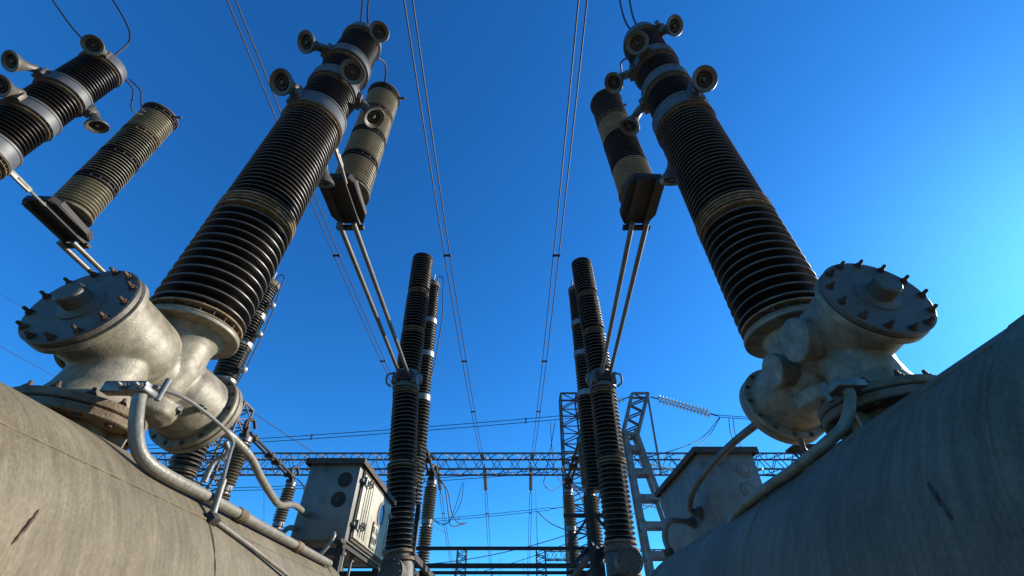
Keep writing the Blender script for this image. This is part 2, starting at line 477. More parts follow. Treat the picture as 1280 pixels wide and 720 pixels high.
    for yy_, zz_, r_, l_ in ((1.80, 1.17, .112, .245), (2.09, 1.165, .095, .225)):
        f_ = MB(); f_.lathe((X, y(yy_), zz_ + dv), (-1, 0, 0), [(r_ * .92, .08), (r_ * .92, l_ - .03), (r_, l_ - .028), (r_, l_ - .006), (r_ - .006, l_), (r_ * .5, l_ + .004), (0, l_ + .005)], 48)
        f_.build('side_cap', 'cast', root)
    # near cover
    CR = .228
    cv = MB(); cv.lathe(on(0), ad, [(CR - .007, 0), (CR, .005), (CR, .026), (CR - .005, .031)], 96)
    cvo = cv.build('end_cover', 'cover', root)
    rg = MB(); rg.lathe(on(.037), ad, [(CR - .02, -.008), (CR - .02, 0), (CR - .005, 0), (CR + .002, .005), (CR + .002, .032), (CR - .005, .038), (.198, .046)], 96)
    rg.build('body_flange', 'cast', root)
    bs = MB(); bs.lathe(on(.001), -ad, [(.098, 0), (.095, .008), (.066, .012), (.059, .016), (.057, .078), (.050, .085)], 48)
    bs.build('boss', 'cover', cvo)
    bolts_ring(cvo, 'bolt', on(0), -ad, .202, 13, shank=.02, r=.013, h=.015, sr=.008)
    # far flange
    ff = MB(); ff.lathe(on(.905), ad, [(.195, -.004), (.195, 0), (.232, 0), (.238, .005), (.238, .030), (.232, .034), (.20, .034)], 80)
    ff.lathe(on(.946), ad, [(.20, -.01), (.20, 0), (.232, 0), (.238, .005), (.238, .04), (.225, .055), (.12, .075), (0, .08)], 80)
    fo = ff.build('rear_flange', 'cast', root)
    bolts_ring(fo, 'bolt', on(.905), -ad, .218, 14, shank=0, r=.009, h=.007)
    # --- column base plate and porcelain
    bp = MB(); bp.lathe((X, y(2.1), 1.445), (0, 0, 1), [(.15, -.02), (.19, 0), (.258, .003), (.263, .008), (.263, .026), (.258, .03)], 80)
    bp.build('base_plate', 'cast', root)
    flange_pair(root, X, y(2.1), 1.477, gap=.05, ro=.258, nb=22, m='ring_tan')
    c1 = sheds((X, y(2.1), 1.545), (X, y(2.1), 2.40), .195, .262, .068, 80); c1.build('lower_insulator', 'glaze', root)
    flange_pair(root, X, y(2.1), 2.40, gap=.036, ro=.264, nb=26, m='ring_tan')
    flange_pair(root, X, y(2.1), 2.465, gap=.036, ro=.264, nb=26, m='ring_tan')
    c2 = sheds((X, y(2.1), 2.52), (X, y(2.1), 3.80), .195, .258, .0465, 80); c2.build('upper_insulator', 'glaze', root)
    flange_pair(root, X, y(2.1), 3.80, gap=.045, ro=.27, nb=30, m='rust_flange')
    # --- interrupter stack
    zs = [(3.865, 4.04, .262), (4.53, 4.68, .245), (5.10, 5.24, .245)]
    for z0, z1, r_ in zs:
        b = MB(); b.lathe((X, y(2.1), z0), (0, 0, 1), [(r_ - .02, -.006), (r_ + .008, 0), (r_ + .008, .02), (r_, .026), (r_, z1 - z0 - .026), (r_ + .008, z1 - z0 - .02), (r_ + .008, z1 - z0), (r_ - .03, z1 - z0 + .006)], 72)
        bolts_in(b, (X, y(2.1), z0 + .003), (0, 0, -1), r_ - .006, 20, .008, .01)
        b.build('metal_band', 'band', root)
    for za, zb, r_ in ((4.05, 4.52, .235), (4.69, 5.09, .228), (5.25, 5.86, .225)):
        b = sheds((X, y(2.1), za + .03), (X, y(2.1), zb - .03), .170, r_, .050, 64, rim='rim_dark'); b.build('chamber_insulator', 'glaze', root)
        for zz in (za, zb - .03):
            b = MB(); b.lathe((X, y(2.1), zz), (0, 0, 1), [(r_ - .01, 0), (r_ + .004, .004), (r_ + .004, .012), (r_ - .02, .018), (r_ - .02, .03)], 64)
            b.build('cement_collar', 'cement', root)
    b = MB(); b.lathe((X, y(2.1), 5.87), (0, 0, 1), [(.22, 0), (.238, .004), (.238, .05), (.225, .055), (.222, .15), (.21, .17), (.11, .19), (0, .195)], 64)
    b.box((X, y(2.1), 6.09), (.10, .10, .08), bev=.01)
    for sx in (-.06, .06): b.cyl((X + sx, y(2.04), 6.05), (X + sx, y(2.04), 6.14), .016, 12)
    b.build('top_cap', 'band', root)
    # --- exhaust horns
    for zb, azd, reach, zm in HORNS[key]:
        a = R(azd); out = V((math.cos(a), math.sin(a), 0)); ax = V((X, y(2.1), 0))
        Mo = ax + out * reach + V((0, 0, zm)); nrm = (out * .62 + V((0, 0, -.78)) + V((0, -.12, 0))).normalized()
        rt = .047
        neck = Mo - nrm * .235
        h = MB()
        start = ax + out * .20 + V((0, 0, zb))
        pth = spline([start, start + out * .06 + (neck - start) * .25, neck - nrm * .0 + V((0, 0, .0)), Mo - nrm * .15], 6)
        h.tube(pth, rt, 20)
        h.lathe(Mo, -nrm, [(0, .045), (.07, .045), (.078, .014), (.10, .0), (.113, -.004), (.119, .003), (.117, .014), (.10, .045), (.075, .085), (.055, .13), (rt, .17)], 40)
        h.box(ax + out * .262 + V((0, 0, zb)), (.05, .15, .12), Matrix.Rotation(a, 3, 'Z'), bev=.008)
        u, w, _ = basis(nrm)
        h.bar(start + out * .08 - V((0, 0, .03)), Mo - nrm * .09, .012, .05)
        ho = h.build('exhaust_horn', 'horn', root)
        q = MB(); q.lathe(Mo, -nrm, [(0, .010), (.016, .010), (.024, .018), (.026, .040), (.040, .042), (.043, .026), (.050, .026), (.053, .042), (.0715, .044)], 32)
        q.build('mouth_disc', 'black', ho)
    # --- shunt resistor column standing behind, on its dark bracket
    ux = {'near': 0., 'sun': -.17, 'far': 0.}[key]; ty = .1 if key == 'near' else .15
    A0 = V((X + ux, y(3.08 + (0 if key != 'near' else 0)), 4.13)); B0 = V((X + ux * 1.4, y(2.98 + (0.1 if key == 'sun' else 0)), 6.35))
    d0 = (B0 - A0).normalized(); Lr = (B0 - A0).length
    rr = thing  # noqa
    cs = MB()
    cs.lathe(A0, d0, [(.20, -.02), (.235, 0), (.235, .02), (.20, .025), (.20, .06)], 56)
    res = cs.build('shunt_resistor', 'cement', root)
    order = {'near': ['glaze_tan', 'glaze_tan', 'glaze_tan', 'glaze_tan'], 'far': ['glaze_tan', 'glaze', 'glaze', 'glaze_tan'], 'sun': ['glaze_tan', 'glaze', 'glaze_tan', 'glaze']}[key]
    ns = 4; sl = (Lr - .08) / ns
    for k in range(ns):
        a_ = A0 + d0 * (.06 + k * sl); b_ = a_ + d0 * (sl - .09)
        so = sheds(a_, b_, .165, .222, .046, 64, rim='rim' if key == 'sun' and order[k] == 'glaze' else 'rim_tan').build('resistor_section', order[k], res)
        if order[k] == 'glaze' and k < ns - 1: pass
        cb = MB(); cb.lathe(b_, d0, [(.19, -.002), (.224, .0), (.224, .012), (.195, .016), (.195, .03)], 56)
        cb.lathe(b_ + d0 * .06, d0, [(.195, -.03), (.195, -.005), (.224, 0), (.224, .012), (.19, .03)], 56)
        u, w, _ = basis(d0)
        for q in range(14):
            an = 2 * PI * q / 14; pp = b_ + (u * math.cos(an) + w * math.sin(an)) * .214
            cb.cyl(pp, pp + d0 * .07, .006, 6)
        cb.build('clamp_ring', 'dark_steel' if k != 2 else 'rust_flange', res)
    tp = MB(); tp.lathe(B0 - d0 * .025, d0, [(.19, 0), (.236, .004), (.236, .022), (.2, .03), (0, .035)], 56); tp.box(B0 + V((.26, .02, .0)), (.10, .03, .015))
    tp.build('resistor_lid', 'rust_flange', res)
    # bracket: trough with cut corners carrying the resistor and the linkage
    bk = MB(); bx = X + ux * .8 - .03; zb_ = 3.98
    hexo = [(-.15, 2.76), (.15, 2.76), (.20, 2.84), (.20, 3.28), (.14, 3.40), (-.14, 3.40), (-.20, 3.28), (-.20, 2.84)]
    vs_ = [(bx + px, y(py), zb_ + dz) for dz in (0, .012) for px, py in hexo]
    fs_ = [tuple(range(7, -1, -1)), tuple(range(8, 16))] + [(i, (i + 1) % 8, 8 + (i + 1) % 8, 8 + i) for i in range(8)]
    bk.add(vs_, fs_)
    for i in range(8):
        a_, b_ = hexo[i], hexo[(i + 1) % 8]
        bk.bar((bx + a_[0], y(a_[1]), zb_ + .055), (bx + b_[0], y(b_[1]), zb_ + .035), .012, .07)
    for sx in (-.1, .1): bk.bar((bx + sx, y(2.76), zb_ - .03), (bx + sx, y(3.40), zb_ - .03), .05, .045)
    bk.bar((bx - .16, y(3.42), zb_ - .05), (bx + .16, y(3.42), zb_ - .05), .06, .04)
    bk.build('resistor_bracket', 'dark_steel', root)
    br = MB(); br.tube([(X + .14, y(2.40), 3.90), (X + .13, y(2.52), 3.90), (X + .12, y(2.62), 3.91), (X + .11, y(2.78), 3.915)], [.016, .02, .014, .014], 8)
    br.box((X + .13, y(2.42), 3.90), (.03, .3, .06), bev=.006)
    br.build('link_lever', 'pipe', root)
    # linkage rods to the rear column, one mesh each
    tx = {'near': -.0, 'sun': 0., 'far': 0.}[key]
    for sx in (-.085, .085):
        b = MB(); b.cyl((bx + sx, y(3.30), 3.87), (X + tx + sx * .9, y(6.88), 3.84), .030, 16); b.build('linkage_rod', 'rod', root)
    # jumper from the cap to the resistor lid
    if key == 'far':
        for q in (0, 1):
            b = MB(); e = B0 + V((-.1 + .05 * q, .0, .03))
            b.tube(spline([(X + .12 + .06 * q, y(2.28), 6.02), (X + .16 + .1 * q, y(2.42), 5.98), (X + .18 + .07 * q, y(2.55), 5.75 + .12 * q), (X + .08, y(2.72), 5.92 + .1 * q), e], 8), .010, 8)
            b.build('jumper_wire', 'wire', root)
    else:
        b = MB(); sg = 1 if key == 'near' else -1
        b.tube(spline([(X + .12 * sg, y(2.28), 6.0), (X + .17 * sg, y(2.42), 6.15), (X + .12 * sg, y(2.62), 6.28), B0 + V((0, -.1, .03))], 8), .013, 8)
        b.build('jumper_wire', 'wire', root)
    return root

roots = {k: breaker(k) for k in ('far', 'near', 'sun')}

# --- pipework of the sunlit breaker (parts of it: they move with its tank)
rt = roots['near']
b = MB(); b.tube(spline([(-1.53, 1.63, .845), (-1.515, 1.625, .80), (-1.475, 1.645, .69), (-1.44, 1.69, .612), (-1.412, 1.80, .580), (-1.405, 2.1, .580), (-1.405, 2.6, .580), (-1.405, 3.1, .580), (-1.405, 3.9, .580)], 8), .0245, 20)
b.build('air_pipe', 'pipe', rt)
b = MB(); b.box((-1.54, 1.63, .85), (.10, .08, .026), bev=.006); b.box((-1.64, 1.67, .885), (.18, .05, .05), bev=.006)
for dx in (-.04, .03): b.hexbolt((-1.54 + dx, 1.59, .85), (0, -1, 0), .014, .014, .02)
b.cyl((-1.52, 1.71, .85), (-1.52, 1.71, .95), .012, 10)
b.build('pipe_clamp', 'galv', rt)
b = MB(); b.tube(spline([(-1.78, 2.50, 1.08), (-1.74, 2.64, 1.06), (-1.71, 2.85, 1.02), (-1.70, 3.05, .95), (-1.72, 3.35, .90), (-1.78, 3.6, .92), (-1.86, 4.0, 1.02), (-1.92, 4.43, 1.05)], 10), .024, 16)
b.build('air_pipe', 'pipe', rt)
b = MB(); b.tube(spline([(-1.56, 1.67, .90), (-1.55, 1.73, .915), (-1.50, 1.85, .92), (-1.45, 2.05, .895), (-1.425, 2.17, .86), (-1.415, 2.18, .80), (-1.40, 2.17, .74), (-1.375, 2.15, .66), (-1.37, 2.15, .62)], 10), .008, 8)
b.build('control_cable', 'wire_pale', rt)
b = MB(); b.tube([(-1.375, 2.155, .66), (-1.37, 2.15, .63), (-1.35, 2.14, .51)], .015, 12); b.build('cable_conduit', 'pipe', rt)
b = MB(); b.box((-1.345, 2.14, .49), (.05, .06, .04), Matrix.Rotation(R(40), 3, 'Y'), bev=.006)
b.build('conduit_box', 'dark_steel', rt)
b = MB(); b.tube([(-1.34, 2.14, .488), (-1.30, 2.45, .44), (-1.25, 2.8, .378), (-1.20, 3.3, .29)], .009, 10); b.build('cable_conduit', 'pipe', rt)
b = MB(); b.tube(spline([(-1.71, 2.55, 1.0), (-1.70, 2.58, .97), (-1.675, 2.56, .93), (-1.72, 2.55, .89), (-1.73, 2.55, .84), (-1.73, 2.55, .77)], 8), .014, 12)
b.build('drain_pipe', 'pipe', rt)

for p_, q_ in (((-1.405, 2.42, .58), (-1.405, 2.50, .58)), ((-1.405, 3.2, .58), (-1.405, 3.3, .58))):
    MB().cyl(p_, q_, .031, 20, .004).build('pipe_coupling', 'rust_flange', rt)
# --- pipework of the backlit breaker
rt = roots['sun']
b = MB(); b.tube(spline([(1.36, 1.59, .85), (1.35, 1.59, .80), (1.29, 1.61, .70), (1.22, 1.68, .645), (1.165, 1.86, .605), (1.15, 2.1, .598), (1.16, 2.4, .59), (1.18, 2.6, .57)], 8), .021, 20)
b.build('air_pipe', 'cast', rt)
b = MB(); b.box((1.36, 1.60, .85), (.12, .10, .03), bev=.006); b.box((1.45, 1.66, .88), (.14, .06, .05), bev=.006); b.cyl((1.31, 1.64, .81), (1.31, 1.64, .89), .012, 12)
b.build('pipe_clamp', 'galv', rt)
b = MB(); b.tube(spline([(1.52, 2.36, 1.10), (1.51, 2.50, 1.11), (1.55, 3.09, 1.17), (1.60, 3.73, 1.19), (1.61, 4.05, 1.16), (1.62, 4.24, 1.11), (1.66, 4.38, 1.07), (1.74, 4.41, 1.06)], 10), .024, 16)
b.build('air_pipe', 'horn', rt)
b = MB(); b.tube(spline([(1.56, 2.3, .92), (1.58, 2.33, .86), (1.66, 2.32, .83), (1.72, 2.31, .78), (1.74, 2.31, .70)], 8), .014, 12)
b.build('drain_pipe', 'horn', rt)

# ------------------------------------------------------------------ control cabinets
def cabinet(x0, x1, y0, y1, z0, z1, label, door):
    root = thing('control_cabinet', ((x0 + x1) / 2, (y0 + y1) / 2, z0), label, 'cabinet', 'control cabinets behind the breaker tanks')
    b = MB(); b.box(((x0 + x1) / 2, (y0 + y1) / 2, (z0 + z1) / 2), (x1 - x0, y1 - y0, z1 - z0), bev=.008)
    body = b.build('cabinet_body', 'cab', root)
    b = MB(); b.box(((x0 + x1) / 2, (y0 + y1) / 2, z1 + .014), (x1 - x0 + .09, y1 - y0 + .10, .022), bev=.003)
    for (cx, cy, sx, sy) in (((x0 + x1) / 2, y0 - .048, x1 - x0 + .09, .004), ((x0 + x1) / 2, y1 + .048, x1 - x0 + .09, .004), (x0 - .043, (y0 + y1) / 2, .004, y1 - y0 + .088), (x1 + .043, (y0 + y1) / 2, .004, y1 - y0 + .088)):
        b.box((cx, cy, z1 - .012), (sx, sy, .034))
    b.build('roof', 'roof', root)
    # two round vents in the near face
    for vx, vz in ((x1 - .125, z1 - .17), (x1 - .145, z1 - .35)):
        b = MB(); b.lathe((vx, y0, vz), (0, -1, 0), [(.068, -.002), (.068, .010), (.056, .016), (.050, .010), (.036, .008), (.034, .016), (.02, .018), (0, .018)], 36)
        b.build('round_vent', 'dark_steel' if door else 'cab', root)
    if door:
        h = z1 - z0
        d = MB()
        dy0, dy1, dz0, dz1 = y0 + .14, y1 - .07, z0 + .05, z1 - .07
        d.box((x1 + .014, (dy0 + dy1) / 2, (dz0 + dz1) / 2), (.024, dy1 - dy0, dz1 - dz0), bev=.006)
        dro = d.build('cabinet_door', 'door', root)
        fr = MB()
        for (a_, b_) in (((dy0 - .03, dz0 - .02), (dy0 - .03, dz1 + .02)), ((dy1 + .02, dz0 - .02), (dy1 + .02, dz1 + .02)), ((dy0 - .04, dz0 - .02), (dy1 + .03, dz0 - .02)), ((dy0 - .04, dz1 + .02), (dy1 + .03, dz1 + .02))):
            fr.bar((x1 + .006, a_[0], a_[1]), (x1 + .006, b_[0], b_[1]), .02, .022, up=(1, 0, 0))
        fr.build('door_gasket', 'roof', root)
        for yy in [dy0 + .10 + .075 * k for k in range(4)] + [dy1 - .08]:
            rb = MB(); rb.bar((x1 + .028, yy, dz0 + .03), (x1 + .028, yy, dz1 - .03), .006, .012, up=(1, 0, 0))
            rb.build('door_rib', 'door', dro)
        wy, wz = lerp(dy0, dy1, .66), lerp(dz0, dz1, .66)
        w = MB(); w.ring((x1 + .024, wy, wz), (x1 + .036, wy, wz), .135, .104, 40); wo = w.build('window_frame', 'cab', dro)
        w = MB(); w.cyl((x1 + .0265, wy, wz), (x1 + .029, wy, wz), .105, 40); w.build('window_pane', 'lens', wo)
        py_, pz_ = lerp(dy0, dy1, .55), lerp(dz0, dz1, .24)
        w = MB(); w.box((x1 + .034, py_, pz_), (.006, .23, .24), bev=.002)
        for k in range(4):
            w.bar((x1 + .04, py_ - .115, pz_ - .12), (x1 + .04, py_ - .115, pz_ + .12), .006, .006)
        po = w.build('name_plate', 'plate', dro)
        w = MB()
        rng = random.Random(5)
        for (ya, za, yb, zb) in ((-.08, -.08, -.08, -.02), (-.08, -.02, -.05, -.02), (-.05, -.08, -.05, -.02), (-.08, .02, -.08, .08), (-.08, .05, -.05, .05), (-.05, .02, -.05, .08),
                                 (-.01, -.08, -.01, -.02), (-.01, -.05, .02, -.05), (.02, -.08, .02, -.02), (-.01, .02, .02, .02), (.02, .02, .02, .08), (.06, -.08, .06, -.01), (.06, .01, .06, .08), (.085, -.06, .085, .05)):
            w.bar((x1 + .0385, py_ + ya, pz_ + za), (x1 + .0385, py_ + yb, pz_ + zb), .004, .008, up=(1, 0, 0))
        w.bar((x1 + .0385, py_ - .105, pz_ + .11), (x1 + .0385, py_ + .105, pz_ + .11), .004, .004, up=(1, 0, 0)); w.bar((x1 + .0385, py_ - .105, pz_ - .11), (x1 + .0385, py_ + .105, pz_ - .11), .004, .004, up=(1, 0, 0))
        w.build('plate_marks', 'ink', po)
        for zz in (dz1 - .08, dz0 + .10):      # knuckle hinges with their lugs
            w = MB(); w.cyl((x1 + .045, dy0 - .02, zz - .04), (x1 + .045, dy0 - .02, zz + .04), .018, 12)
            w.box((x1 + .05, dy0 + .05, zz), (.03, .10, .035), bev=.005); w.box((x1 + .02, dy0 - .05, zz), (.03, .06, .03), bev=.004)
            w.tube(spline([(x1 + .05, dy0 + .04, zz + .01), (x1 + .085, dy0 + .07, zz + .03), (x1 + .08, dy0 + .12, zz - .01), (x1 + .04, dy0 + .14, zz - .02)], 6), .009, 8)
            for q in (.02, .08): w.hexbolt((x1 + .066, dy0 + q, zz), (1, 0, 0), .012, .01, .012)
            w.build('hinge', 'galv', root)
        for zz in (dz1 - .12, dz0 + .08):
            w = MB(); w.box((x1 + .04, dy1 - .03, zz), (.03, .05, .05), bev=.005); w.cyl((x1 + .05, dy1 - .02, zz), (x1 + .085, dy1 - .02, zz), .012, 10); w.build('latch', 'galv', root)
        # cable glands under the floor
        for yy, xx in ((y0 + .10, x1 - .05), (y0 + .26, x1 - .07), (y0 + .62, x1 - .1)):
            w = MB(); w.lathe((xx, yy, z0), (0, 0, -1), [(.03, 0), (.03, .02), (.022, .02), (.022, .055), (.026, .06), (.026, .075), (.014, .08), (.013, .2)], 12); w.build('cable_gland', 'galv', root)
    else:
        for zz in (z1 - .16, z0 + .16):
            w = MB(); w.box((x1 + .02, y0 + .12, zz), (.04, .06, .05), bev=.005); w.cyl((x1 + .03, y0 + .06, zz), (x1 + .06, y0 + .02, zz), .01, 8); w.build('hinge', 'galv', root)
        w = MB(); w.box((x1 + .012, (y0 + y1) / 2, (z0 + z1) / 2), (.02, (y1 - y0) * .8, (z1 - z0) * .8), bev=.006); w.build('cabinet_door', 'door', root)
        for vx, vz in ((x0 + .10, z0 + .12), (x0 + .04 + .02, z0 + .29)):
            pass
    # frame it stands on
    f = MB()
    for xx in (x0 + .04, x1 - .04):
        f.bar((xx, y0 - .08, z0 - .02), (xx, y1 + .08, z0 - .02), .035, .035)
        for yy in (y0 + .05, y1 - .05): f.bar((xx, yy, -CZ - .05), (xx, yy, z0 - .03), .06, .06)
    for yy in (y0 + .05, y1 - .05): f.bar((x0, yy, z0 - .082), (x1, yy, z0 - .082), .05, .05)
    for xx in (x0 + .0, x1 - .0): f.bar((xx, y0 - .1, z0 - .015), (xx, y0 + .04, z0 - .015), .01, .03)
    f.build('support_frame', 'dark_steel', root)
    return root

cb1 = cabinet(-2.01, -1.51, 4.43, 5.85, .84, 1.53, 'grey cabinet at left with a round window and name plate on its sunlit door', True)
b = MB(); b.tube(spline([(-1.98, 4.43, .93), (-2.0, 4.34, .92), (-2.02, 4.28, .86), (-2.02, 4.24, .78)], 6), .022, 12); b.build('inlet_pipe', 'pipe', cb1)
b = MB(); b.tube(spline([(-1.66, 4.42, .86), (-1.60, 4.36, .88), (-1.58, 4.33, .84), (-1.62, 4.30, .74), (-1.70, 4.28, .66)], 6), .018, 12); b.ball((-1.66, 4.41, .87), .02, 12); b.build('bent_bracket', 'pipe', cb1)
cb2 = cabinet(1.76, 2.28, 4.13, 5.50, .80, 1.53, 'weathered grey cabinet behind the right tank, two pipes plugged into its shaded face', False)
for cy_, cz_ in ((4.41, 1.06), (4.63, 1.03)):
    b = MB(); b.lathe((1.76, cy_, cz_), (-1, 0, 0), [(.055, -.002), (.055, .02), (.036, .02), (.036, .06), (.030, .06), (.030, .075)], 20)
    bolts_in(b, (1.74, cy_, cz_), (-1, 0, 0), .046, 4, .008, .008)
    b.build('pipe_collar', 'cover', cb2)
b = MB(); b.tube(spline([(1.72, 4.63, 1.03), (1.60, 4.58, 1.03), (1.50, 4.55, 1.02), (1.455, 4.60, .96), (1.44, 4.62, .88), (1.45, 4.60, .78), (1.46, 4.55, .66)], 8), .026, 14); b.build('inlet_pipe', 'cab', cb2)
b = MB(); b.cyl((1.44, 4.60, .80), (1.45, 4.60, .74), .045, 14); b.build('pipe_union', 'bolt', cb2)

# ------------------------------------------------------------------ rear double-porcelain columns
def rear_column(Xt, Yt, Zt, Xj, Yj, Zj, Xb, Yb, Zb, label, rs=.225, group='tall dark rear columns', base=True):
    root = thing('insulator_column', (Xb, Yb, -CZ), label, 'insulator column', group)
    T, J, Bm = V((Xt, Yt, Zt)), V((Xj, Yj, Zj)), V((Xb, Yb, Zb))
    # upper part in three stacked porcelains
    dU = (T - J).normalized(); LU = (T - J).length
    st = J + dU * .22
    seg = (T - st).length / 3
    for k in range(3):
        a_ = st + dU * seg * k; b_ = a_ + dU * (seg - .09)
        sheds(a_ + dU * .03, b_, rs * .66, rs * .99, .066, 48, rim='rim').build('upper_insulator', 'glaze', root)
        c = MB()
        c.lathe(b_, dU, [(rs * .7, -.02), (rs * .96, -.01), (rs * .96, .006), (rs * .72, .012), (rs * .72, .04), (rs * .96, .046), (rs * .96, .062), (rs * .72, .07), (rs * .72, .09)], 48)
        c.build('clamp_ring', 'cement' if k < 2 else 'dark_steel', root)
    # joint casting with clamps for the linkage rods
    c = MB(); c.lathe(J - dU * .12, dU, [(rs * .9, 0), (rs * 1.05, .01), (rs * 1.05, .06), (rs * .95, .07), (rs * .95, .22), (rs * 1.05, .23), (rs * 1.05, .27), (rs * .75, .28), (rs * .72, .36)], 48)
    c.box(J + V((-.17, -.16, .02)), (.10, .12, .20), bev=.01); c.box(J + V((.17, -.16, .02)), (.10, .12, .20), bev=.01)
    c.build('joint_casting', 'band', root)
    c = MB(); c.box(J + V((0, -.20, .05)), (.27, .12, .18), bev=.02); c.build('rod_socket', 'dark_steel', root)
    c = MB()
    for sx in (-1, 1):
        c.tube(spline([J + V((sx * .22, -.18, .12)), J + V((sx * .30, -.22, .05)), J + V((sx * .30, -.2, -.08)), J + V((sx * .22, -.15, -.14))], 6), .018, 10)
    c.build('clamp_lever', 'galv', root)
    dL = (J - Bm).normalized(); LL = (J - Bm).length - .14
    nseg = 2; seg = LL / nseg
    for k in range(nseg):
        a_ = Bm + dL * seg * k; b_ = a_ + dL * (seg - .08)
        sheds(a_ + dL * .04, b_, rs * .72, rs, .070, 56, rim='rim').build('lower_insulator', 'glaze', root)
        c = MB()
        c.lathe(b_, dL, [(rs * .78, -.02), (rs * 1.02, -.01), (rs * 1.02, .008), (rs * .8, .014), (rs * .8, .03), (rs * 1.02, .036), (rs * 1.02, .052), (rs * .78, .06), (rs * .78, .08)], 48)
        c.build('clamp_ring', 'cement', root)
    c = MB(); c.lathe(Bm, -dL, [(rs * .8, -.05), (rs * 1.0, -.03), (rs * 1.0, 0), (rs * .85, .005), (rs * .85, .05), (rs * 1.1, .06), (rs * 1.1, .10)], 48)
    c.build('cement_collar', 'cement', root)
    c = MB(); c.lathe(Bm - dL * .10, -dL, [(rs * .95, 0), (rs * 1.05, .06), (rs * 1.05, .28), (rs * .7, .36), (rs * .7, .5)], 40)
    c.cyl(Bm - dL * .26 + V((0, -.45, 0)), Bm - dL * .26 + V((0, .35, 0)), rs * .75, 32)
    bolts_in(c, Bm - dL * .26 + V((0, -.45, 0)), (0, -1, 0), rs * .6, 10, .014, .014, .02)
    c.build('base_housing', 'cover', root)
    c = MB()
    for sx in (-.18, .18):
        for sy in (-.18, .18): c.bar((Bm.x + sx, Bm.y + sy, -CZ), (Bm.x + sx, Bm.y + sy, Bm.z - .45), .07, .07)
    for zz in (-1.2, -.5, .2): c.bar((Bm.x - .18, Bm.y - .18, zz), (Bm.x + .18, Bm.y - .18, zz + .5), .04, .04); c.bar((Bm.x - .18, Bm.y + .18, zz), (Bm.x + .18, Bm.y + .18, zz + .5), .04, .04)
    c.box((Bm.x, Bm.y, Bm.z - .47), (.5, .5, .05))
    c.build('support_stand', 'dark_steel', root)
    return root
rear_column(-1.95, 6.72, 6.72, -1.9, 7.0, 3.8, -1.60, 7.0, 1.15, 'tall dark ribbed column behind the left cabinet where the two linkage rods end')
rear_column(1.53, 6.85, 6.70, 1.62, 7.0, 3.8, 1.54, 7.0, 1.27, 'tall dark ribbed column right of centre holding the right pair of linkage rods')
rear_column(-5.4, 7.1, 6.25, -5.4, 7.25, 3.8, -5.4, 7.3, 1.15, 'dark ribbed column half hidden behind the left breaker column, its foot under the valve body')

def banded_column(T, Bm, rs, label, balls=False):
    T, Bm = V(T), V(Bm)
    root = thing('banded_insulator', (Bm.x, Bm.y, -CZ), label, 'insulator column', 'slimmer banded columns behind the tall ones')
    d = (T - Bm).normalized(); L = (T - Bm).length
    cuts = [0, .42, .62, .79, 1.0]
    for k in range(4):
        a_ = Bm + d * L * cuts[k]; b_ = Bm + d * L * cuts[k + 1]; Ls = (b_ - a_).length
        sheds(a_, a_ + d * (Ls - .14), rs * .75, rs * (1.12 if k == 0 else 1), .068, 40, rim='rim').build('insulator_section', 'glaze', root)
        c = MB(); c.lathe(b_ - d * .14, d, [(rs * .8, -.01), (rs * 1.05, 0), (rs * 1.05, .12), (rs * .8, .135)], 40)
        c.build('metal_band', 'wire_pale' if k < 3 else 'rust_flange', root)
        if balls and k > 0:
            c = MB(); p = a_ + d * (Ls * .22)+ V((.30, -.05, 0)); c.ball(p, .075, 20); c.cyl(p, p - V((.16, 0, 0)), .012, 8); c.build('corona_ball', 'ball', root)
    c = MB(); c.tube(spline([T + V((.1, 0, 0)), T + V((.14, 0, .22)), T + V((.26, 0, .14)), T + V((.30, 0, -.3)), T + V((.36, 0, -1.0)), T + V((.34, 0, -2.2)), T + V((.25, 0, -2.9))], 8), .012, 8)
    c.build('jumper_wire', 'wire', root)
    c = MB(); c.box(T + V((0, 0, .05)), (.12, .18, .1), bev=.01); c.cyl(T + V((-.08, 0, .1)), T + V((-.08, 0, .26)), .02, 8); c.cyl(T + V((.03, 0, .1)), T + V((.03, 0, .3)), .02, 8); c.build('terminal', 'ball', root)
    c = MB()
    for sx in (-.15, .15): c.bar((Bm.x + sx, Bm.y, -CZ), (Bm.x + sx, Bm.y, Bm.z), .08, .08)
    c.build('support_stand', 'dark_steel', root)
    return root
banded_column((-1.99, 8.05, 7.15), (-1.86, 8.6, 2.2), .185, 'slim dark column with pale bands peeking out right of the tall left rear column')
banded_column((1.60, 8.2, 7.1), (1.56, 8.5, 2.4), .185, 'slim dark column with pale bands showing left of the tall right rear column')
banded_column((-5.4, 7.20, 6.42), (-5.4, 7.3, 2.3), .205, 'dark banded column with small pale balls, rising behind the big left column', balls=True)

